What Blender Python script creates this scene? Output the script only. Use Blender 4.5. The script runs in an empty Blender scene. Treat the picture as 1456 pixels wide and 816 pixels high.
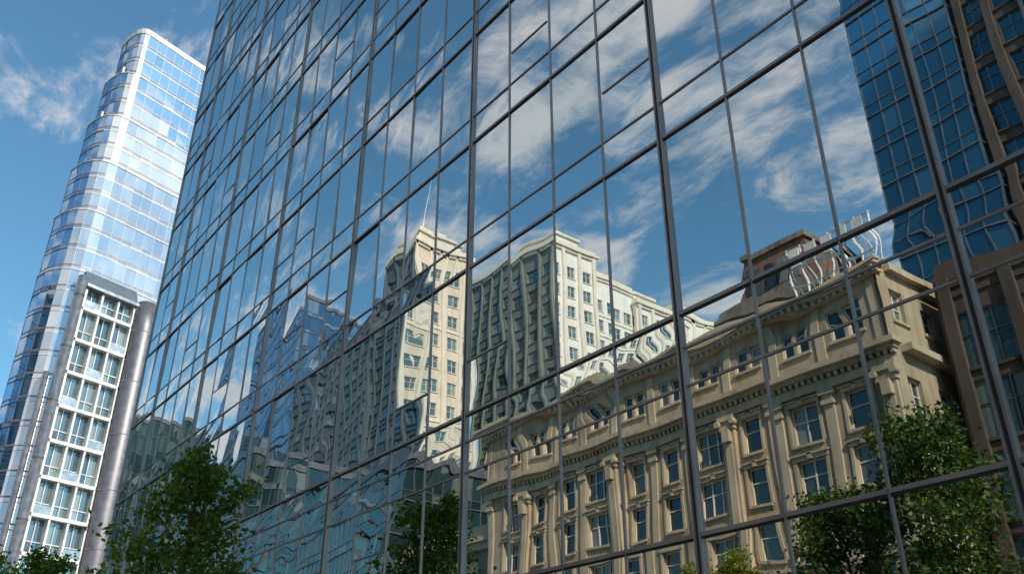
import bpy, math, random
from mathutils import Vector, Matrix
random.seed(7)
R=random.Random(11)
sc=bpy.context.scene
# World frame: X runs along the glass facade, Y out from the facade into the street, glass at Y=0
CAM=(0.0,10.0,1.7)
SUN=Vector((-0.93,-0.33,0)).normalized(); EL=math.radians(38)
SUND=Vector((SUN.x*math.cos(EL),SUN.y*math.cos(EL),math.sin(EL)))

# ---------------------------------------------------------------- helpers
class MB:
    def __init__(s): s.v=[];s.f=[];s.m=[];s.sm=[]
    def quad(s,a,b,c,d,m=0,smooth=False):
        i=len(s.v); s.v+= [a,b,c,d]; s.f.append((i,i+1,i+2,i+3)); s.m.append(m); s.sm.append(smooth)
    def hexa(s,p,m=0):
        i=len(s.v); s.v+=p
        for f in ((0,3,2,1),(4,5,6,7),(0,1,5,4),(1,2,6,5),(2,3,7,6),(3,0,4,7)):
            s.f.append(tuple(i+k for k in f)); s.m.append(m); s.sm.append(False)
    def box(s,x0,x1,y0,y1,z0,z1,m=0):
        s.hexa([(x0,y0,z0),(x1,y0,z0),(x1,y1,z0),(x0,y1,z0),(x0,y0,z1),(x1,y0,z1),(x1,y1,z1),(x0,y1,z1)],m)
    def tube(s,pts,rads,n=8,m=0,cap=True):
        rings=[]
        for k,p in enumerate(pts):
            p=Vector(p)
            d=(Vector(pts[min(k+1,len(pts)-1)])-Vector(pts[max(k-1,0)])).normalized()
            a=d.orthogonal().normalized() if abs(d.z)<.95 else Vector((1,0,0)); a=(a-d*a.dot(d)).normalized(); b=d.cross(a)
            i=len(s.v)
            for j in range(n):
                t=2*math.pi*j/n; q=p+(a*math.cos(t)+b*math.sin(t))*rads[k]; s.v.append(tuple(q))
            rings.append(i)
        for k in range(len(rings)-1):
            for j in range(n):
                s.f.append((rings[k]+j,rings[k]+(j+1)%n,rings[k+1]+(j+1)%n,rings[k+1]+j)); s.m.append(m); s.sm.append(True)
        if cap:
            for r_ in (rings[0],rings[-1]):
                s.f.append(tuple(r_+j for j in range(n))); s.m.append(m); s.sm.append(False)
    def data(s,name,mats):
        me=bpy.data.meshes.new(name); me.from_pydata(s.v,[],s.f)
        for mt in mats: me.materials.append(mt)
        me.polygons.foreach_set('material_index',s.m); me.polygons.foreach_set('use_smooth',s.sm); me.update()
        return me
    def obj(s,name,mats,parent=None):
        o=bpy.data.objects.new(name,s.data(name,mats)); sc.collection.objects.link(o)
        if parent: o.parent=parent
        return o
def empty(name,loc=(0,0,0)):
    e=bpy.data.objects.new(name,None); e.location=loc; sc.collection.objects.link(e); return e
class Fr:
    "wall frame: origin, u along wall, n outward"
    def __init__(s,o,u,n=None):
        s.o=Vector((o[0],o[1],0)); s.u=Vector((u[0],u[1],0)).normalized()
        s.n=Vector((n[0],n[1],0)).normalized() if n else Vector((s.u.y,-s.u.x,0))
    def p(s,u,o,z): 
        q=s.o+s.u*u+s.n*o; return (q.x,q.y,z)
    def box(s,mb,u0,u1,o0,o1,z0,z1,m=0):
        mb.hexa([s.p(u0,o0,z0),s.p(u1,o0,z0),s.p(u1,o1,z0),s.p(u0,o1,z0),s.p(u0,o0,z1),s.p(u1,o0,z1),s.p(u1,o1,z1),s.p(u0,o1,z1)],m)
    def quad(s,mb,u0,u1,z0,z1,o,m=0):
        mb.quad(s.p(u0,o,z0),s.p(u1,o,z0),s.p(u1,o,z1),s.p(u0,o,z1),m)
    def pane(s,mb,u0,u1,z0,z1,o,m,t):
        a=R.gauss(0,t)*(u1-u0)/2; b=R.gauss(0,t)*(z1-z0)/2
        mb.quad(s.p(u0,o-a-b,z0),s.p(u1,o+a-b,z0),s.p(u1,o+a+b,z1),s.p(u0,o-a+b,z1),m)

# ---------------------------------------------------------------- materials
def newmat(name):
    m=bpy.data.materials.new(name); m.use_nodes=True; nt=m.node_tree; nt.nodes.clear()
    out=nt.nodes.new('ShaderNodeOutputMaterial'); return m,nt,out
def N(nt,t,**k):
    n=nt.nodes.new(t)
    for a,b in k.items():
        if a in n.inputs.keys(): n.inputs[a].default_value=b
        else: setattr(n,a,b)
    return n
def ramp(nt,stops):
    r=nt.nodes.new('ShaderNodeValToRGB'); e=r.color_ramp.elements
    while len(e)<len(stops): e.new(.5)
    for i,(p,c) in enumerate(stops):
        e[i].position=p; e[i].color=(*c,1) if len(c)==3 else c
    return r
def stone(name,col,var=.18,rough=.85,scale=.35,bump=.15,streak=True):
    m,nt,out=newmat(name); L=nt.links.new
    b=N(nt,'ShaderNodeBsdfPrincipled',Roughness=rough)
    tc=N(nt,'ShaderNodeTexCoord')
    n1=N(nt,'ShaderNodeTexNoise',Scale=scale,Detail=7.0,Roughness=.65); L(tc.outputs['Object'],n1.inputs['Vector'])
    mp=N(nt,'ShaderNodeMapping'); mp.inputs['Scale'].default_value=(1.3,1.3,.12); L(tc.outputs['Object'],mp.inputs[0])
    n2=N(nt,'ShaderNodeTexNoise',Scale=1.6,Detail=5.0); L(mp.outputs[0],n2.inputs['Vector'])
    ad=N(nt,'ShaderNodeMath',operation='ADD'); L(n1.outputs[0],ad.inputs[0]); L(n2.outputs[0],ad.inputs[1])
    lo=tuple(c*(1-var*1.6) for c in col); hi=tuple(min(.85,c*(1+var)) for c in col)
    mu=N(nt,'ShaderNodeMath',operation='MULTIPLY'); mu.inputs[1].default_value=.5; L(ad.outputs[0],mu.inputs[0])
    r=ramp(nt,[(.36,lo),(.5,col),(.64,hi)]); L(mu.outputs[0],r.inputs[0]); L(r.outputs[0],b.inputs['Base Color'])
    n3=N(nt,'ShaderNodeTexNoise',Scale=9.0,Detail=6.0); L(tc.outputs['Object'],n3.inputs['Vector'])
    bp=N(nt,'ShaderNodeBump',Strength=bump,Distance=.05); L(n3.outputs[0],bp.inputs['Height']); L(bp.outputs[0],b.inputs['Normal'])
    L(b.outputs[0],out.inputs[0]); return m
def metal(name,col,rough=.35,met=.8):
    m,nt,out=newmat(name); L=nt.links.new
    b=N(nt,'ShaderNodeBsdfPrincipled',Metallic=met); 
    tc=N(nt,'ShaderNodeTexCoord'); n1=N(nt,'ShaderNodeTexNoise',Scale=1.2,Detail=6.0); L(tc.outputs['Object'],n1.inputs['Vector'])
    r=ramp(nt,[(.35,tuple(c*.8 for c in col)),(.65,tuple(min(.95,c*1.12) for c in col))]); L(n1.outputs[0],r.inputs[0]); L(r.outputs[0],b.inputs['Base Color'])
    mr=N(nt,'ShaderNodeMapRange'); mr.inputs[3].default_value=rough*.8; mr.inputs[4].default_value=rough*1.3; L(n1.outputs[0],mr.inputs[0]); L(mr.outputs[0],b.inputs['Roughness'])
    L(b.outputs[0],out.inputs[0]); return m
def winglass(name,stops,gl=.35,glc=(.8,.9,1),rough=.02,gmax=1.0,patch=0.0):
    "opaque-looking window glass: interior tone per pane (plus broad patches painting in reflected sky) + mirror layer"
    m,nt,out=newmat(name); L=nt.links.new
    g=N(nt,'ShaderNodeNewGeometry'); r=ramp(nt,stops); r.color_ramp.interpolation='LINEAR'
    if patch>0:
        tc=N(nt,'ShaderNodeTexCoord'); mp=N(nt,'ShaderNodeMapping'); mp.inputs['Scale'].default_value=(.18,.18,.07); L(tc.outputs['Object'],mp.inputs[0])
        n1=N(nt,'ShaderNodeTexNoise',Scale=1.0,Detail=3.0); L(mp.outputs[0],n1.inputs['Vector'])
        mr0=N(nt,'ShaderNodeMapRange'); mr0.inputs[1].default_value=.32; mr0.inputs[2].default_value=.68; L(n1.outputs[0],mr0.inputs[0])
        mi=N(nt,'ShaderNodeMix'); mi.inputs[0].default_value=patch; L(g.outputs['Random Per Island'],mi.inputs[2]); L(mr0.outputs[0],mi.inputs[3]); L(mi.outputs[0],r.inputs[0])
    else: L(g.outputs['Random Per Island'],r.inputs[0])
    d=N(nt,'ShaderNodeBsdfDiffuse'); L(r.outputs[0],d.inputs[0])
    s=N(nt,'ShaderNodeBsdfGlossy',Roughness=rough); s.inputs['Color'].default_value=(*glc,1)
    lw=N(nt,'ShaderNodeLayerWeight',Blend=.3); mr=N(nt,'ShaderNodeMapRange'); mr.inputs[3].default_value=gl; mr.inputs[4].default_value=gmax
    L(lw.outputs['Fresnel'],mr.inputs[0])
    mx=N(nt,'ShaderNodeMixShader'); L(mr.outputs[0],mx.inputs[0]); L(d.outputs[0],mx.inputs[1]); L(s.outputs[0],mx.inputs[2]); L(mx.outputs[0],out.inputs[0]); return m
def mirrorglass(name):
    m,nt,out=newmat(name); L=nt.links.new
    g=N(nt,'ShaderNodeNewGeometry')
    t=N(nt,'ShaderNodeBsdfTransparent'); t.inputs[0].default_value=(.45,.55,.50,1)
    r=ramp(nt,[(0,(.74,.83,.83)),(.5,(.87,.93,.93)),(1,(.96,.96,.93))]); L(g.outputs['Random Per Island'],r.inputs[0])
    s=N(nt,'ShaderNodeBsdfGlossy',Roughness=0.0); L(r.outputs[0],s.inputs['Color'])
    lw=N(nt,'ShaderNodeLayerWeight',Blend=.35)
    mr=N(nt,'ShaderNodeMapRange'); mr.inputs[3].default_value=.70; mr.inputs[4].default_value=1.0; L(lw.outputs['Fresnel'],mr.inputs[0])
    mx=N(nt,'ShaderNodeMixShader'); L(mr.outputs[0],mx.inputs[0]); L(t.outputs[0],mx.inputs[1]); L(s.outputs[0],mx.inputs[2]); L(mx.outputs[0],out.inputs[0]); return m
def leafmat(name,a,b_,c):
    m,nt,out=newmat(name); L=nt.links.new
    g=N(nt,'ShaderNodeNewGeometry'); r=ramp(nt,[(0,a),(.55,b_),(1,c)]); L(g.outputs['Random Per Island'],r.inputs[0])
    d=N(nt,'ShaderNodeBsdfPrincipled',Roughness=.55); L(r.outputs[0],d.inputs['Base Color'])
    t=N(nt,'ShaderNodeBsdfTranslucent'); mc=N(nt,'ShaderNodeMixRGB',blend_type='MULTIPLY'); mc.inputs[0].default_value=1; mc.inputs[2].default_value=(1.6,1.8,.5,1)
    L(r.outputs[0],mc.inputs[1]); L(mc.outputs[0],t.inputs[0])
    mx=N(nt,'ShaderNodeMixShader'); mx.inputs[0].default_value=.45; L(d.outputs[0],mx.inputs[1]); L(t.outputs[0],mx.inputs[2]); L(mx.outputs[0],out.inputs[0]); return m

M_glass=mirrorglass('mirror_glass')
M_frame=metal('facade_frame_metal',(.37,.32,.30),.38,.55)
M_gasket=metal('facade_gasket',(.05,.05,.055),.6,.1)
M_int=stone('interior_plaster',(.34,.30,.24))
M_blind=stone('window_blind',(.45,.42,.36),.08)
M_stone=stone('limestone_warm',(.41,.32,.225),.26)
M_trim=stone('limestone_trim',(.47,.38,.275),.22)
M_stone2=stone('limestone_pier',(.20,.16,.12),.3)
M_white=stone('white_painted_concrete',(.80,.77,.72),.08)
M_beige=stone('beige_concrete',(.68,.59,.49),.12)
M_beigeT=stone('beige_trim',(.75,.67,.57),.1)
M_brick=stone('red_brown_brick',(.17,.085,.06),.3)
M_brickd=stone('dark_brown_brick',(.085,.06,.05),.3)
M_bluegrey=stone('blue_grey_panel_and_shaded_side',(.09,.12,.15),.15)  # bay panels; also paints shade onto the beige tower's street side
M_greygreen=stone('white_concrete_shaded_side',(.17,.20,.19),.12)  # white tower's street side, its shade painted into the wall colour
M_winframe=stone('painted_window_frame',(.72,.68,.60),.05)
M_windark=winglass('window_glass',[(0,(.01,.013,.016)),(.6,(.03,.04,.045)),(.85,(.09,.09,.08)),(1,(.25,.23,.2))],.08,(.6,.7,.75),gmax=.5)
M_wingreen=winglass('green_window_glass',[(0,(.02,.05,.055)),(.6,(.05,.10,.10)),(1,(.25,.3,.28))],.2)
M_teal=winglass('teal_curtain_glass',[(0,(.008,.03,.055)),(.7,(.012,.05,.085)),(1,(.03,.09,.14))],.10,(.3,.6,.75),gmax=.7)
M_office=winglass('office_curtain_glass',[(0,(.012,.03,.035)),(.7,(.025,.055,.06)),(1,(.16,.18,.16))],.10,(.45,.62,.66),gmax=.32)
M_silver=winglass('silver_tower_glass',[(0,(.16,.20,.27)),(.35,(.28,.33,.40)),(.65,(.48,.51,.56)),(1,(.82,.80,.79))],.38,(.9,.94,1),.05,patch=.66)  # pale patches paint reflected sky into the glass colour
M_silverU=winglass('silver_tower_sky_glare_glass',[(0,(.34,.38,.43)),(.35,(.54,.55,.58)),(.65,(.72,.71,.70)),(1,(.85,.83,.80))],.30,(.95,.96,1),.05,patch=.6)  # upper storeys: bright sky reflection and highlight painted into the colour
M_blueg=winglass('blue_tower_glass',[(0,(.02,.06,.12)),(.7,(.04,.10,.18)),(1,(.18,.25,.33))],.2,(.45,.62,.8),.03,gmax=.6)
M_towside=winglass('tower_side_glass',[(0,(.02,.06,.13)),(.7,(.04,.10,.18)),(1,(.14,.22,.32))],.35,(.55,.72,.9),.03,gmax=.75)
M_balc=winglass('lobby_window_glass',[(0,(.03,.05,.05)),(.5,(.11,.15,.145)),(1,(.30,.36,.34))],.2)
M_alu=metal('brushed_aluminium',(.50,.51,.53),.32,.85)
M_zinc=metal('dark_zinc_cladding',(.17,.17,.19),.45,.6)
M_wmetal=metal('white_enamel_frame',(.74,.73,.71),.45,.1)
M_pinkm=metal('bronze_spandrel',(.36,.27,.26),.45,.3)
M_bark=stone('bark',(.10,.075,.055),.3,.9,3)
M_leaf=leafmat('leaves_green',(.05,.10,.012),(.10,.18,.02),(.20,.27,.035))
M_leafd=leafmat('leaves_deep_green',(.02,.05,.012),(.045,.095,.018),(.15,.20,.025))
M_leafy=leafmat('leaves_yellow_green',(.08,.13,.015),(.18,.21,.02),(.30,.29,.03))
M_asph=stone('asphalt',(.05,.05,.052),.2,.9,.8)
M_pave=stone('paving_concrete',(.28,.27,.25),.15,.9,.6)
M_kerb=stone('kerb_granite',(.35,.34,.33),.1)
M_paint=stone('road_paint',(.75,.75,.72),.08)
M_ground=stone('ground_soil_concrete',(.18,.18,.16),.2)
M_roof=stone('roof_gravel',(.2,.2,.2),.2)

# ---------------------------------------------------------------- main glass building
X0,X1,HB=-21.38,41.62,46.4
def facade():
    e=empty('glass_office_building')
    xs=[8.62+1.5*k for k in range(-20,23)]
    thick={k for k in (-19,-15,-11,-7,-3,0,4,8,12,16,20)}
    zs=[0.15,1.2,3.1,4.5,6.76,7.4,8.0]
    z=11.5
    while z<HB-1: zs+= [z,z+.8]; z+=3.5
    zs=[q for q in zs if q<=HB]; 
    if zs[-1]<HB-.2: zs.append(HB)
    gl=MB(); fr=MB(); gk=MB()
    n=8
    extra=[]
    for ci in range(len(xs)-1):
        x0,x1=xs[ci],xs[ci+1]
        far=min(1,max(0,(x0-11)/16))
        wob=1.1+ 2.9*far
        for ri in range(len(zs)-1):
            z0,z1=zs[ri],zs[ri+1]
            parts=[(z0,z1)]
            if z1-z0>2.2 and R.random()<.2:
                zz=z0+R.choice([.95,1.2,1.2]); parts=[(z0,zz),(zz,z1)]; extra.append((x0,x1,zz))
            for a,b in parts:
                w,h=x1-x0,b-a
                tx=R.gauss(0,.0021)*wob; tz=R.gauss(0,.0021)*wob
                pl=R.gauss(.0009,.0008)*wob*min(1,h/2)
                ph=[R.uniform(0,6.28) for _ in range(4)]; am=[R.gauss(0,.00027+.0010*far) for _ in range(3)]
                i0=len(gl.v)
                for j in range(n+1):
                    for i in range(n+1):
                        u=i/n; v=j/n
                        y=tx*(u-.5)*w+tz*(v-.5)*h+pl*16*u*(1-u)*v*(1-v)*.6
                        y+=am[0]*math.sin(4.5*u+ph[0]+2*v)+am[1]*math.sin(5*v*h/2+ph[1]+1.5*u)+am[2]*math.sin(6*(u+v)+ph[2])
                        gl.v.append((x0+u*w,y,a+v*h))
                for j in range(n):
                    for i in range(n):
                        k=i0+j*(n+1)+i; gl.f.append((k,k+n+1,k+n+2,k+1)); gl.m.append(0); gl.sm.append(True)
    gl.obj('glass_panes',[M_glass],e)
    for i,x in enumerate(xs):
        k=i-20
        if k in thick:
            for s_ in (-1,1):
                fr.box(x+s_*.046-.018,x+s_*.046+.018,-.06,.06,.1,HB,0)
            gk.box(x-.028,x+.028,-.05,.028,.1,HB,0)
        else:
            fr.box(x-.017,x+.017,-.05,.026,.1,HB,0)
    for ri,z in enumerate(zs):
        big = ri>=3 and (abs(((z-4.5)%3.5))<.02 or abs((z-4.5)%3.5-3.5)<.02)
        for i in range(len(xs)-1):
            k=i-20
            a=.066 if k in thick else .018; b=.066 if (k+1) in thick else .018
            hh=.03 if big else .018
            fr.box(xs[i]+a,xs[i+1]-b,-.05,.045 if big else .025,z-hh,z+hh,0)
            if big: gk.box(xs[i]+a,xs[i+1]-b,-.04,.02,z-hh-.028,z-hh-.002,0)
    for x0,x1,z in extra: fr.box(x0+.08,x1-.08,-.05,.024,z-.017,z+.017,0)
    fr.obj('mullions_and_transoms',[M_frame],e); gk.obj('gaskets',[M_gasket],e)
    st=MB(); DB=-24
    levels=[4.5]+[8.0+3.5*k for k in range(0,11)]
    for z in levels: st.box(X0+.2,X1-.2,DB+.3,-.35,z-.45,z-.05,0)
    st.box(X0+.2,X1-.2,-12.2,-12,0,HB-.4,0)
    x=X0+2
    while x<X1-1:
        st.box(x,x+.6,-1.9,-1.3,0,HB-.5,0); x+=6
    st.obj('floor_slabs_and_columns',[M_int],e)
    bl=MB()
    for ci in range(len(xs)-1):
        for z in levels:
            if R.random()<.28 and z<30:
                d=R.choice([.6,1.2,2.2,3.0]); bl.box(xs[ci]+.08,xs[ci+1]-.08,-.24,-.22,z+3.0-d,z+3.0,0)
    bl.obj('blinds',[M_blind],e)
    sh=MB()
    sh.box(X0,X1,DB,-.3,HB-.3,HB+.6,0)
    sh.box(X0-.25,X1+.12,-.28,.1,HB+.01,HB+.9,1)
    sh.box(X0,X1,DB-.2,DB,0,HB-.31,0)
    sh.box(X1+.03,X1+.09,-.5,.06,0,HB,1)
    sh.obj('roof_and_back_wall',[M_zinc,M_frame],e)
    sd=MB()
    for X,nrm in ((X1,1),(X0,-1)):
        f=Fr((X,-.5),(0,-1),(nrm,0))
        L_=23.3; nb=15
        for i in range(nb):
            for ri in range(len(zs)-1):
                f.pane(sd,i*L_/nb+.03,(i+1)*L_/nb-.03,zs[ri]+.03,zs[ri+1]-.03,0,0,.002)
        for i in range(nb+1): f.box(sd,i*L_/nb-.03,i*L_/nb+.03,-.08,.06,0,HB,1)
        for z in zs: f.box(sd,0.04,L_-.04,-.07,.045,z-.03,z+.03,1)
    sd.obj('end_walls',[M_office,M_frame],e)
facade()

# ---------------------------------------------------------------- curtain wall on polyline
def curtain(g,fr_,path,z0,z1,fh,pw,gm=0,fm=0,sm=1,tilt=.006,band=.5,mull=.04,proud=.08,outward=1,gmf=None,ht=.06,fmf=None,bt=.035):
    nf=max(1,round((z1-z0)/fh)); fh=(z1-z0)/nf
    for a,b in zip(path[:-1],path[1:]):
        a=Vector(a);b=Vector(b); L_=(b-a).length; u=(b-a)/L_
        f=Fr(a,u,(u.y*outward,-u.x*outward)); nb=max(1,round(L_/pw)); w=L_/nb
        m_=gmf(f.n) if gmf else gm
        fm_=fmf(f.n) if fmf else fm
        for k in range(nf):
            zz=z0+k*fh
            for i in range(nb):
                f.pane(g,i*w+.02,(i+1)*w-.02,zz+band,zz+fh,-.02,m_,tilt)
                f.pane(g,i*w+.02,(i+1)*w-.02,zz+.02,zz+band-.02,-.01,m_,tilt)
            f.box(fr_,0,L_,-.1,proud,zz-ht,zz+ht,fm_)
            f.box(fr_,0.01,L_-.01,-.1,proud*.6,zz+band-bt,zz+band+bt,sm)
        for i in range(nb): f.box(fr_,i*w-mull,i*w+mull,-.1,proud*.7,z0+.07,z1-.07,fm_)

# ---------------------------------------------------------------- far left silver tower
def silver_tower():
    e=empty('curved_glass_tower')
    g=MB(); fr=MB(); st=MB()
    C1=Vector((113.5,-8.2)); fd=Vector((.29,-.957)); C0=C1+fd*20
    secs=[(0,57,-3.0),(57,66,-3.1),(66,74,-3.5),(74,82,-4.0),(82,90,-4.7),(90,98,-5.7)]
    def path(ym):
        P=[Vector((136,-30)),C0.copy(),C1.copy()]
        ctrl=C1-fd*(ym+8.2)*0.8; ctrl.y=min(ctrl.y,ym-.3); end=Vector((C1.x+5,ym))
        for k in range(1,7):
            t=k/6; P.append((1-t)**2*C1+2*t*(1-t)*ctrl+t*t*end)
        P.append(Vector((134,ym-2.2))); P.append(Vector((136,-30))); return P
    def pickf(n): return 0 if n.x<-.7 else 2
    for z0,z1,ym in secs:
        P=path(ym)
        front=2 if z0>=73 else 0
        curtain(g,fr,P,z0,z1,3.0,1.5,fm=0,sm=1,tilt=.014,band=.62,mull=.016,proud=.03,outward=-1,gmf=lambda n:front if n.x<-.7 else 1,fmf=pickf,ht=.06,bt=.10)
        i=len(st.v); Q=P[:-1]; c=[(p.x,p.y,z1-.02) for p in Q]; st.v+=c; st.f.append(tuple(range(i,i+len(c)))); st.m.append(0); st.sm.append(False)
        for a,b in zip(P[:-1],P[1:]):
            u=(b-a); L_=u.length
            if L_<.01: continue
            f=Fr(a,u,(-u.y,u.x)); f.box(st,0,L_,-.3,.08,z1-.08,z1+(.05 if z1<98 else .8),0)
    st.box(120,128,-18,-10,98,100.5,1)
    st.tube([(121,-12,100.5),(121,-12,105)],[.12,.05],6,0)
    st.box(115.2,117,-8.0,-6.0,90.1,91.8,1); st.box(116,118,-6.2,-4.9,82.1,83.5,1)
    g.obj('glazing',[M_silver,M_towside,M_silverU],e); fr.obj('frames',[M_wmetal,M_pinkm,M_zinc],e); st.obj('cornices_and_roof',[M_wmetal,M_zinc],e)
    lo=MB(); F=Fr(C1,fd,(-.957,-.29))
    u0,u1=-.35,6.45; top=54.5; nb=3; fh=4.3; w=(u1-u0)/nb
    k=0; z=0
    while z<top-1:
        zt=min(z+fh,top)
        F.box(lo,u0,u1,.0,1.15,z-.2,z+.2,0)
        for i in range(nb):
            a=u0+i*w; 
            F.box(lo,a-.13,a+.13,.0,1.05,z+.203,zt-.203,0)
            for q in range(2):
                F.pane(lo,a+.14+q*(w-.26)/2,a+.12+(q+1)*(w-.26)/2,z+.22,zt-.22,.25,1,.03)
            F.box(lo,a+w/2-.045,a+w/2+.045,.2,.42,z+.203,zt-.203,0)
            F.box(lo,a+.14,a+w-.14,.3,.4,z+1.45,z+1.55,0)
            if R.random()<.5: F.box(lo,a+.14,a+w/2-.05,.32,.44,z+.205,z+1.4,3)
            if (k*2+i)%3==0:
                F.box(lo,a+.15,a+w-.15,1.02,1.06,z+.205,z+1.2,2)
        F.box(lo,u1-.1,u1+.1,.0,1.05,z+.203,zt-.203,0)
        z+=fh;k+=1
    F.box(lo,u0-.3,u1+.3,-.1,1.5,top,top+.4,2)
    p=[F.p(u0-.3,1.5,top+.41),F.p(u1+.3,1.5,top+.41),F.p(u1+.3,0,top+.41),F.p(u0-.3,0,top+.41),
       F.p(u0-.3,1.0,top+.7),F.p(u1+.3,1.0,top+.7),F.p(u1+.3,.1,top+2.6),F.p(u0-.3,.1,top+2.6)]
    lo.hexa(p,3)
    lo.obj('white_framed_bay',[M_wmetal,M_balc,M_alu,M_bluegrey],e)
    co=MB()
    q=F.p(-1.15,1.0,0); co.tube([(q[0],q[1],0),(q[0],q[1],top+1.2)],[.62,.62],20,0)
    q=F.p(-2.3,.2,0); co.tube([(q[0],q[1],0),(q[0],q[1],top-12)],[.35,.35],16,0)
    q=F.p(8.2,1.0,0); co.tube([(q[0],q[1],0),(q[0],q[1],top-3),(q[0]+.3,q[1],top+1)],[1.55,1.55,1.3],28,1)
    for z in range(4,54,7):
        q=F.p(-1.15,1.0,0); co.tube([(q[0],q[1],z),(q[0],q[1],z+.12)],[.66,.66],20,1)
        q=F.p(8.2,1.0,0); co.tube([(q[0],q[1],z-2),(q[0],q[1],z-1.92)],[1.58,1.58],28,0)
    co.obj('cladded_columns',[M_alu,M_zinc],e)
silver_tower()

# ---------------------------------------------------------------- masonry blocks
def wgrid(mb,f,width,rows,cols,z0,z1,wm,gm,fm,rec=.25,lites=2,sill=None,tilt=.004,transom=True):
    zc=z0
    for za,zb in rows:
        f.quad(mb,0,width,zc,za,0,wm); zc=zb
        uc=0
        for ua,ub in cols:
            f.quad(mb,uc,ua,za,zb,0,wm); uc=ub
            P=f.p
            mb.quad(P(ua,0,za),P(ub,0,za),P(ub,-rec,za),P(ua,-rec,za),wm)
            mb.quad(P(ua,0,zb),P(ub,0,zb),P(ub,-rec,zb),P(ua,-rec,zb),wm)
            mb.quad(P(ua,0,za),P(ua,-rec,za),P(ua,-rec,zb),P(ua,0,zb),wm)
            mb.quad(P(ub,0,za),P(ub,-rec,za),P(ub,-rec,zb),P(ub,0,zb),wm)
            wd=ub-ua
            nl=lites if isinstance(lites,int) else (3 if wd>2 else 2 if wd>1.4 else 1)
            for i in range(nl):
                a=ua+wd*i/nl; b=ua+wd*(i+1)/nl
                f.pane(mb,a,b,za,zb,-rec,gm,tilt)
                if i: f.box(mb,a-.045,a+.045,-rec-.02,-rec+.08,za+.01,zb-.01,fm)
            f.box(mb,ua+.003,ua+.07,-rec-.02,-rec+.08,za+.01,zb-.01,fm)
            f.box(mb,ub-.07,ub-.003,-rec-.02,-rec+.08,za+.01,zb-.01,fm)
            f.box(mb,ua+.071,ub-.071,-rec-.02,-rec+.075,zb-.09,zb-.012,fm)
            f.box(mb,ua+.071,ub-.071,-rec-.02,-rec+.075,za+.012,za+.09,fm)
            if transom: f.box(mb,ua+.071,ub-.071,-rec-.02,-rec+.07,za+(zb-za)*.58,za+(zb-za)*.58+.06,fm)
            if sill is not None: f.box(mb,ua-.12,ub+.12,-.02,.14,za-.16,za-.004,sill)
        f.quad(mb,uc,width,za,zb,0,wm)
    f.quad(mb,0,width,zc,z1,0,wm)
def sides(x0,x1,y0,y1):
    return [(Fr((x0,y0),(1,0),(0,-1)),x1-x0,'ny'),(Fr((x0,y1),(0,-1),(-1,0)),y1-y0,'nx'),
            (Fr((x1,y0),(0,1),(1,0)),y1-y0,'px'),(Fr((x1,y1),(-1,0),(0,1)),x1-x0,'py')]
def block(mb,x0,x1,y0,y1,zb,h,fh,bay,ww,wh,wm=0,gm=1,fm=2,tm=3,piers=0,cornice=.6,lites=2,sidem=None,sillh=.9,rec=.25,bands=0,sidew=None):
    for f,w,tag in sides(x0,x1,y0,y1):
        nb=max(1,round(w/bay)); bw=w/nb; nf=max(1,int((h-zb-.6)/fh)); w_=ww
        if sidew and tag in sidew: w_=bw*sidew[tag]
        cols=[(i*bw+(bw-w_)/2,i*bw+(bw+w_)/2) for i in range(nb)]
        rows=[(zb+k*fh+sillh,zb+k*fh+sillh+wh) for k in range(nf)]
        sd=sidem and tag in sidem
        m=sidem[tag] if sd else wm; t_=m if sd else tm
        wgrid(mb,f,w,rows,cols,zb,h,m,gm,(m if sd else fm),rec=rec,lites=lites,sill=t_)
        if piers:
            for i in range(0,nb+1):
                a=min(max(i*bw,.35),w-.35); pw=.33 if not sd else .2
                f.box(mb,a-pw,a+pw,-.05,piers,zb+.05,h-.1,t_)
        if bands:
            for k in range(0,nf,bands): f.box(mb,.0,w,-.04,.14,zb+k*fh-.12,zb+k*fh+.22,t_)
    if cornice:
        c=cornice
        mb.box(x0-c*.5,x1+c*.5,y0-c*.5,y1+c*.5,h-.9,h-.35,tm)
        mb.box(x0-c,x1+c,y0-c,y1+c,h-.345,h+.1,tm)
        for (a,b,cc,d) in ((x0-c*.3,x1+c*.3,y0-c*.3,y0+.2),(x0-c*.3,x1+c*.3,y1-.2,y1+c*.3),(x0-c*.3,x0+.2,y0+.21,y1-.21),(x1-.2,x1+c*.3,y0+.21,y1-.21)):
            mb.box(a,b,cc,d,h+.105,h+1.0,tm)
    else: mb.box(x0+.02,x1-.02,y0+.02,y1-.02,h-.4,h+.1,tm)
MS=lambda w,g,f,t,*x:[w,g,f,t,*x]

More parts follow.
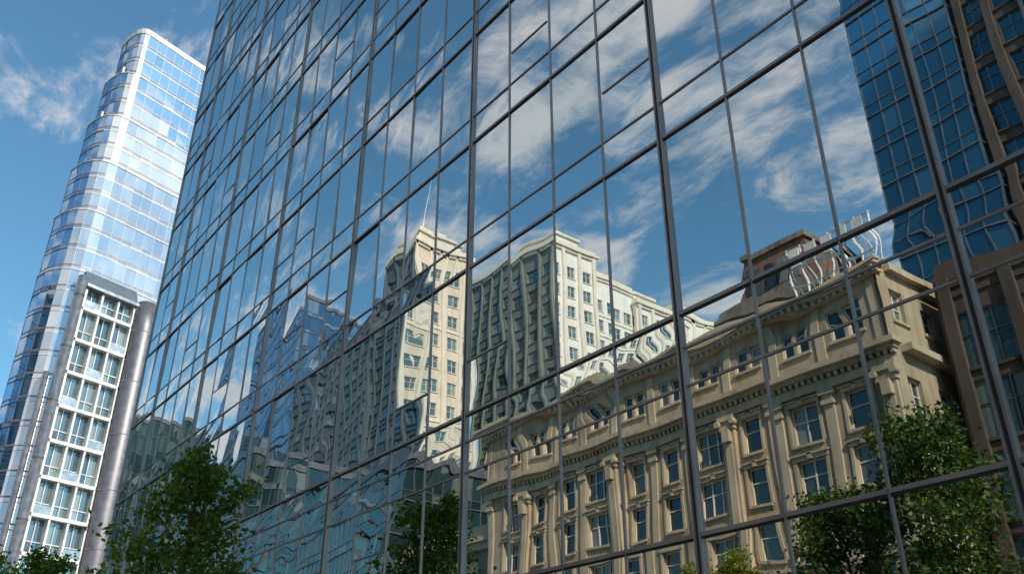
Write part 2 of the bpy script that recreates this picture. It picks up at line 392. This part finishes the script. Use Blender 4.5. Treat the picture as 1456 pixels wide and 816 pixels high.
def classical():
    e=empty('beaux_arts_stone_building'); mb=MB(); dt=MB()
    x0,x1,y0,y1=22.0,58.5,32.0,48.0
    f=Fr((x0,y0),(1,0),(0,-1)); W=x1-x0
    cen=[]; s=24.4; pat=['n','m','n','w','n','n','w','n','n','w','n']
    wid={'n':1.35,'m':1.8,'w':2.5}
    for p in pat: cen.append((s-x0,wid[p])); s+=3.4
    cols=[(c-w/2,c+w/2) for c,w in cen if c+w/2<W-.5]
    rows=[(1.2,4.0),(5.4,7.4),(8.4,10.5),(11.2,13.2),(14.1,16.3),(17.2,19.4)]
    wgrid(mb,f,W,rows,cols,0,20.6,0,1,2,rec=.30,lites=None,sill=3)
    acol=[]
    for c,w in cen:
        if c+1.6<W:
            acol.append((c-.95,c-.12)); acol.append((c+.12,c+.95))
    f2=Fr((x0,y0+.25),(1,0),(0,-1))
    wgrid(mb,f2,W,[(22.5,24.2)],acol,20.6,25.5,0,1,2,rec=.25,lites=1,sill=3)
    for fr_,w,tag in sides(x0,x1,y0,y1)[1:]:
        nb=round(w/3.4); bw=w/nb; cc=[(i*bw+bw/2-.7,i*bw+bw/2+.7) for i in range(nb)]
        wgrid(mb,fr_,w,rows+[(22.7,24.3)],cc,0,25.5,0,1,2,rec=.35,lites=2,sill=3)
    for za,zb in rows[1:]:
        for a,b in cols:
            f.box(dt,a-.22,a-.03,-.02,.07,za-.02,zb+.02,0); f.box(dt,b+.03,b+.22,-.02,.07,za-.02,zb+.02,0)
            f.box(dt,a-.26,b+.26,-.02,.11,zb+.023,zb+.26,0); 
            if za>13: 
                f.box(dt,a-.34,b+.34,-.02,.2,zb+.263,zb+.36,0)
                f.box(dt,(a+b)/2-.13,(a+b)/2+.13,.0,.2,zb+.02,zb+.40,0)
    edges=[0.55]+[ (cen[i][0]+cen[i+1][0])/2 for i in range(len(cen)-1) if cen[i+1][0]<W-1]+[W-.55]
    for i,u in enumerate(edges):
        big=i%3==0; wdt=.5 if big else .3; pr=.26 if big else .12
        f.box(dt,u-wdt-.1,u+wdt+.1,-.03,pr+.08,10.75,11.5,0)
        f.box(dt,u-wdt,u+wdt,-.03,pr,11.5,19.0,0)
        f.box(dt,u-wdt-.1,u+wdt+.1,-.03,pr+.12,19.0,19.25,0)
        f.box(dt,u-wdt-.16,u+wdt+.16,-.03,pr+.2,19.55,19.85,0)
        f.box(dt,u-wdt-.02,u+wdt+.02,-.03,pr+.08,19.25,19.55,0)
        if big:
            f.box(dt,u-wdt*.55,u+wdt*.55,.2,.33,12.0,18.1,0)
            for q in (-1,1):
                dt.tube([f.p(u+q*(wdt+.1),.1,19.42),f.p(u+q*(wdt+.1),.62,19.42)],[.2,.2],12,0)
            f.box(dt,u-.28,u+.28,.2,.6,18.2,19.0,0)
    f.box(dt,-.1,W+.1,-.05,.32,19.86,20.35,0)
    f.box(dt,-.4,W+.4,-.1,.55,20.62,20.85,0); f.box(dt,-.6,W+.6,-.1,.85,20.853,21.15,0)
    u=-.3
    while u<W+.3: f.box(dt,u,u+.2,.1,.46,20.36,20.615,0); u+=.42
    f.box(dt,0,W,-.05,.2,10.1+.45,10.74,0); f.box(dt,0,W,-.05,.35,4.6,4.95,0)
    f.box(dt,-.2,W+.2,-.35,.15,25.0,25.3,0); f.box(dt,-.35,W+.35,-.35,.35,25.303,25.55,0); f.box(dt,-.45,W+.45,-.35,.5,25.553,25.75,0)
    u=-.2
    while u<W+.2: f.box(dt,u,u+.22,.1,.3,25.08,25.298,0); u+=.5
    f.box(dt,.0,W,-.5,-.15,25.76,26.3,0)
    for i,u in enumerate(edges):
        f2.box(dt,u-.28,u+.28,-.03,.1,21.3,24.95,0)
    for fr_,w,tag in sides(x0,x1,y0,y1)[1:]:
        fr_.box(dt,.9,w-.9,-.05,.7,20.75,21.15,0); fr_.box(dt,.9,w-.9,-.05,.4,25.3,25.72,0)
    dt.box(x0+.3,x1-.3,y0+.6,y1-.2,25.2,25.7,1)
    mb.obj('walls_and_windows',MS(M_stone,M_windark,M_winframe,M_trim),e)
    dt.obj('pilasters_and_cornices',[M_trim,M_roof],e)
    rf=MB()
    for k in range(7):
        x=22.3+k*.95
        rf.tube([(x,33.2,25.7),(x,33.2,29.8)],[.07,.07],5,0); rf.tube([(x,34.6,25.7),(x,33.2,29.2)],[.05,.05],5,0)
        if k<6: rf.tube([(x,33.2,26.6+(k%2)*2.8),(x+.95,33.2,29.4-(k%2)*2.8)],[.045,.045],5,0)
    for z in (27.4,28.5,29.7): rf.tube([(22.2,33.2,z),(28.1,33.2,z)],[.07,.07],5,0)
    for k in range(5): rf.box(22.7+k*1.1,23.4+k*1.1,33.0,33.1,28.6,29.6,0)
    rf.obj('rooftop_sign_frame',[M_wmetal],e)
classical()

def generic(name,boxes,mats,extra=None):
    e=empty(name); mb=MB()
    for b in boxes: block(mb,*b[0],**b[1])
    mb.obj('walls_and_windows',mats,e)
    if extra: extra(e)
    return e
def w1x(e):
    d=MB()
    d.box(117.2,125,61.5,68.5,80.2,84.0,0); d.box(116.8,125.4,61.1,68.9,84.01,84.5,0)
    d.box(118.5,123,62.5,66,84.51,86.2,0)
    d.tube([(119,64,86.2),(119,64,91),(119,64,98)],[.3,.18,.05],8,1)
    d.obj('crown_and_mast',[M_beigeT,M_wmetal],e)
generic('apartment_tower',[((116,128,60,70.5,0,81.0,4.1,3.5,1.9,2.2),dict(piers=.35,cornice=.7,sidem={'ny':4},bands=4,sidew={'ny':.62})),  # side ny is coloured darker to paint in its shade
   ((128.01,150,58.5,69.5,0,73,4.1,3.6,2.1,2.4),dict(piers=.2,cornice=.4,wm=4,tm=4,fm=4))],
   MS(M_beige,M_wingreen,M_winframe,M_beigeT,M_bluegrey),w1x)
def w2x(e):
    d=MB()
    for (a,b,c_,dd,h) in ((106.2,115,81.5,88.5,85.8),(107.5,113,103,109,81)):
        d.box(a,b,c_,dd,76,h,0); d.box(a-.4,b+.4,c_-.4,dd+.4,h+.005,h+.5,1)
    d.obj('penthouse',[M_white,M_beigeT],e)
generic('apartment_tower',[((105,128,80,91,0,83.0,4.0,3.7,1.8,2.3),dict(piers=.45,cornice=.7,sidem={'ny':4},lites=2,sidew={'ny':.66})),  # shade on side ny comes from the darker wall colour
   ((106.2,127,91.02,101,0,80.0,4.0,3.4,2.2,2.3),dict(piers=.0,cornice=.5,bands=1)),
   ((104.6,126,101.02,113,0,77.4,4.0,3.9,1.7,2.3),dict(piers=.5,cornice=.7)),
   ((105.8,124,113.02,128,0,80.5,4.0,3.7,2.0,2.3),dict(piers=.3,cornice=.6))],
   MS(M_white,M_wingreen,M_winframe,M_beigeT,M_greygreen),w2x)
generic('stone_annex_building',[((59.5,72,33,45,0,17.5,3.4,3.1,1.5,1.9),dict(cornice=.6,bands=2))],MS(M_stone2,M_windark,M_winframe,M_trim))
def glassblock(name,x0,x1,y0,y1,h,gm,fm=None,fh=3.6,pw=1.5,band=.9,spm=None,mull=.05):
    e=empty(name); g=MB(); fr=MB()
    P=[(x1,y0),(x0,y0),(x0,y1),(x1,y1),(x1,y0)]
    curtain(g,fr,P,0,h,fh,pw,tilt=.004,band=band,outward=-1,mull=mull,proud=.12)
    fr.box(x0-.2,x1+.2,y0-.2,y1+.2,h,h+.9,0)
    g.obj('glazing',[gm],e); fr.obj('frames_and_roof',[fm or M_zinc,spm or fm or M_zinc],e); return e
glassblock('glass_mid_rise_building',74,112,33,50,27,M_office)
glassblock('glass_mid_rise_building',116,150,34,50,38,M_office)
glassblock('glass_high_rise_building',170,195,60,85,92,M_blueg,fh=4.2,pw=2.2)
glassblock('glass_high_rise_building',205,235,36,60,70,M_office,fh=4.2,pw=2.2)
glassblock('teal_glass_tower',21.5,30.2,52,74,112,M_teal,M_zinc,pw=1.5,band=1.2)
generic('brown_brick_tower',[((7,21.2,53,68,0,104,3.6,2.9,1.9,2.6),dict(piers=.5,cornice=.6,lites=2,wm=0,tm=0))],MS(M_brickd,M_teal,M_zinc,M_stone2))
glassblock('teal_glass_tower',-12,6.5,50,70,95,M_teal,M_zinc,pw=1.5,band=1.2)
generic('dark_glass_office_building',[((-16,20.6,36,46,0,25,3.9,3.7,3.0,3.2),dict(piers=.3,cornice=.2,lites=3,sillh=.4,tm=0,rec=.15))],MS(M_brickd,M_office,M_zinc,M_stone2))
def brx(e):
    d=MB()
    d.hexa([(36,50.1,37.2),(44.5,50.1,37.2),(44.5,61.8,37.2),(36,61.8,37.2),(37.5,50.6,41.8),(43.2,50.6,41.8),(43.2,61,41.8),(37.5,61,41.8)],0)
    d.box(37.2,43.5,50.3,61.2,41.81,42.3,1)
    for k in range(4): d.box(37.9+k*1.4,38.7+k*1.4,50.0,50.5,38.2,40.4,2)
    d.obj('mansard_roof',[M_brick,M_stone2,M_windark],e)
generic('brick_apartment_building',[((35.6,46.5,50,62,0,37.0,3.4,2.6,1.1,1.8),dict(cornice=.5,bands=2))],MS(M_brick,M_windark,M_winframe,M_stone2),brx)

# ---------------------------------------------------------------- trees
def tree_meshes(tag,seed,h,cw,base,leafm,ls=.15,lpc=55,nl=30):
    r=random.Random(seed); w=MB(); lf=MB()
    lean=(r.uniform(-.3,.3),r.uniform(-.3,.3))
    def tp(t): return Vector((lean[0]*t*t+.12*math.sin(5*t+seed),lean[1]*t*t+.1*math.cos(4*t+seed),h*.93*t))
    K=9; w.tube([tp(k/K) for k in range(K+1)],[.014*h*(1-.9*k/K)+.01 for k in range(K+1)],9)
    def leaf(c,s):
        ax=Vector((r.gauss(0,1),r.gauss(0,1),r.gauss(-.25,.8))).normalized(); sd=ax.orthogonal().normalized()
        sd=(Matrix.Rotation(r.uniform(0,6.28),3,ax)@sd); nn=ax.cross(sd)
        a=c;b=c+ax*s; l=c+ax*s*.45+sd*s*.36+nn*s*.1; q=c+ax*s*.45-sd*s*.36+nn*s*.1
        i=len(lf.v); lf.v+=[tuple(a),tuple(l),tuple(b),tuple(q)]; lf.f+=[(i,i+1,i+2),(i,i+2,i+3)]; lf.m+=[0,0]; lf.sm+=[False,False]
    for i in range(nl):
        t=base/h+(1-base/h)*((i+.5)/nl)**.9*.97; p=tp(min(t,1))
        rel=(t-base/h)/(1-base/h)
        prof=(math.sin(math.pi*min(1,max(0.02,rel*.82+.16)))**.75)*(1-.45*rel)
        L_=cw/2*prof*r.uniform(.5,1.4)+.25
        az=i*2.4+r.uniform(-.5,.5); up=.35+.7*rel+r.uniform(-.1,.3)
        d=Vector((math.cos(az),math.sin(az),up)).normalized()
        pts=[p,p+d*L_*.5+Vector((0,0,.03*L_)),p+d*L_+Vector((0,0,.12*L_))]
        rb=.0045*h*(1-.6*rel); w.tube(pts,[rb,rb*.6,.012],5)
        ns=4+int(L_*2.0)
        for s in range(ns):
            f_=r.uniform(.3,1.0); q=p.lerp(pts[2],f_)
            sd=(d+Vector((r.gauss(0,.8),r.gauss(0,.8),r.gauss(.1,.5)))).normalized(); sl=L_*r.uniform(.18,.42)+.12
            e_=q+sd*sl; w.tube([q,e_],[.012,.006],4,cap=False)
            cr=r.uniform(.12,.25)*(cw/3.6)**.8
            for _ in range(int(lpc*r.uniform(.4,1.3))):
                g=e_+Vector((r.gauss(0,cr),r.gauss(0,cr),r.gauss(0,cr*.65)))-sd*r.uniform(0,sl*.8)
                leaf(g,ls*r.uniform(.6,1.3))
    return w.data(tag+'_wood',[M_bark]),lf.data(tag+'_leaves',[leafm])
T1=tree_meshes('slender_tree',3,8.2,3.3,2.3,M_leaf,.14,42,32)
T2=tree_meshes('broad_tree',5,14.5,7.6,3.5,M_leafd,.24,40,38)
T3=tree_meshes('yellow_tree',9,9.0,4.2,2.4,M_leafy,.17,50,28)
def put(T,x,y,s=1,rz=0):
    e=empty('street_tree',(x,y,.0)); e.rotation_euler=(0,0,rz); e.scale=(s,s,s)
    for nm,me in (('trunk_and_branches',T[0]),('foliage',T[1])):
        o=bpy.data.objects.new(nm,me); sc.collection.objects.link(o); o.parent=e
put(T1,20.7,3.4,1.0,3.6); put(T1,35,3.5,1.0,2.2); put(T1,49,3.5,1.3,4.0); put(T1,63,3.5,1.2,1.0)
put(T2,15.8,21,.91,0); put(T2,20.4,22,.80,2.0); put(T3,24.6,20,1.04,1.0); put(T3,28.5,20.5,.95,3.0); put(T3,40,20,.8,5.0)
put(T2,54,21,.72,1.2); put(T2,66,21,.8,3.1); put(T2,80,21,.8,.6); put(T2,6,22,.9,4.5); put(T2,95,21,.8,2.2)

def lamp(x,y):
    e=empty('street_lamp',(x,y,0)); m=MB()
    m.tube([(0,0,0),(0,0,.5),(0,0,.52),(0,0,11.6)],[.17,.17,.11,.06],12,0)
    m.tube([(0,0,11.5),(0,.4,11.95),(0,1.6,12.25)],[.05,.045,.04],8,0)
    m.tube([(0,0,11.5),(0,-.4,11.95),(0,-1.6,12.25)],[.05,.045,.04],8,0)
    m.box(-.16,.16,1.4,2.2,12.18,12.34,0); m.box(-.12,.12,1.5,2.1,12.14,12.178,1)
    m.box(-.16,.16,-2.2,-1.4,12.18,12.34,0); m.box(-.12,.12,-2.1,-1.5,12.14,12.178,1)
    m.obj('pole_and_heads',[M_alu,M_paint],e)
lamp(37.3,11.4); lamp(72,11.4)

# ---------------------------------------------------------------- ground
def flat(name,x0,x1,y0,y1,z,m):
    b=MB(); b.quad((x0,y0,z),(x1,y0,z),(x1,y1,z),(x0,y1,z)); b.obj(name,[m])
flat('ground',-3000,3000,-3000,3000,-.13,M_ground)
flat('road',-400,600,6.2,17.8,-.12,M_asph)
b=MB(); b.box(-400,600,.2,6.0,-.3,0,0); b.obj('pavement',[M_pave])
b=MB(); b.box(-400,600,18,31.9,-.3,0,0); b.obj('pavement',[M_pave])
b=MB(); b.box(-400,600,6.003,6.2,-.3,.01,0); b.box(-400,600,17.8,17.997,-.3,.01,0); b.box(-400,600,10.9,12.1,-.3,.01,0); b.obj('kerb',[M_kerb])
b=MB()
for k in range(-20,60):
    for y in (8.5,14.9): b.quad((k*8,y,-.114),(k*8+3,y,-.114),(k*8+3,y+.12,-.114),(k*8,y+.12,-.114))
b.obj('lane_markings',[M_paint])

# ---------------------------------------------------------------- sky, sun
w=bpy.data.worlds.new('World'); sc.world=w; w.use_nodes=True; nt=w.node_tree; nt.nodes.clear(); L=nt.links.new
out=N(nt,'ShaderNodeOutputWorld'); bg=N(nt,'ShaderNodeBackground',Strength=.13); L(bg.outputs[0],out.inputs[0])
sky=N(nt,'ShaderNodeTexSky'); sky.sky_type='NISHITA'; sky.sun_disc=False; sky.sun_elevation=EL; sky.sun_rotation=math.atan2(SUN.x,SUN.y)
sky.air_density=1.0; sky.dust_density=.3; sky.ozone_density=2.0
tint=N(nt,'ShaderNodeMixRGB',blend_type='MULTIPLY'); tint.inputs[0].default_value=1; tint.inputs[2].default_value=(.95,1.42,1.40,1); L(sky.outputs[0],tint.inputs[1])
tc=N(nt,'ShaderNodeTexCoord'); sp=N(nt,'ShaderNodeSeparateXYZ'); L(tc.outputs['Generated'],sp.inputs[0])
zc=N(nt,'ShaderNodeMath',operation='MAXIMUM'); zc.inputs[1].default_value=.06; L(sp.outputs[2],zc.inputs[0])
dx=N(nt,'ShaderNodeMath',operation='DIVIDE'); L(sp.outputs[0],dx.inputs[0]); L(zc.outputs[0],dx.inputs[1])
dy=N(nt,'ShaderNodeMath',operation='DIVIDE'); L(sp.outputs[1],dy.inputs[0]); L(zc.outputs[0],dy.inputs[1])
cb=N(nt,'ShaderNodeCombineXYZ'); L(dx.outputs[0],cb.inputs[0]); L(dy.outputs[0],cb.inputs[1])
mp=N(nt,'ShaderNodeMapping'); mp.inputs['Rotation'].default_value=(0,0,math.radians(35)); mp.inputs['Scale'].default_value=(1.0,1.7,1); L(cb.outputs[0],mp.inputs[0])
n1=N(nt,'ShaderNodeTexNoise',Scale=2.8,Detail=12.0,Roughness=.64,Distortion=.35); L(mp.outputs[0],n1.inputs['Vector'])
n2=N(nt,'ShaderNodeTexNoise',Scale=1.1,Detail=3.0); L(cb.outputs[0],n2.inputs['Vector'])
ad=N(nt,'ShaderNodeMath',operation='MULTIPLY_ADD'); ad.inputs[1].default_value=.6; L(n2.outputs[0],ad.inputs[0]); L(n1.outputs[0],ad.inputs[2])
mk=N(nt,'ShaderNodeMapRange',interpolation_type='SMOOTHSTEP'); mk.inputs[1].default_value=.1; mk.inputs[2].default_value=.9; mk.inputs[3].default_value=-.10; mk.inputs[4].default_value=.09; L(dy.outputs[0],mk.inputs[0])
a2=N(nt,'ShaderNodeMath',operation='ADD'); L(ad.outputs[0],a2.inputs[0]); L(mk.outputs[0],a2.inputs[1])
cr=N(nt,'ShaderNodeMapRange',interpolation_type='SMOOTHSTEP'); cr.inputs[1].default_value=.79; cr.inputs[2].default_value=1.01; cr.inputs[4].default_value=.9; L(a2.outputs[0],cr.inputs[0])
mx=N(nt,'ShaderNodeMixRGB'); L(cr.outputs[0],mx.inputs[0]); L(tint.outputs[0],mx.inputs[1]); mx.inputs[2].default_value=(6.2,6.2,6.3,1); L(mx.outputs[0],bg.inputs[0])

sl=bpy.data.lights.new('sun','SUN'); sl.energy=5.0; sl.angle=math.radians(.5); sl.color=(1,.88,.72)
so=bpy.data.objects.new('sun',sl); sc.collection.objects.link(so); so.rotation_euler=SUND.to_track_quat('Z','Y').to_euler()

# ---------------------------------------------------------------- camera
cd=bpy.data.cameras.new('camera'); cd.sensor_width=36; cd.lens=36*1265/1456; cd.clip_end=6000
co=bpy.data.objects.new('camera',cd); sc.collection.objects.link(co); co.location=CAM
co.rotation_euler=(math.radians(90+27.8),0,math.radians(-127.5)); sc.camera=co
sc.view_settings.view_transform='Standard'; sc.view_settings.look='None'; sc.view_settings.exposure=0
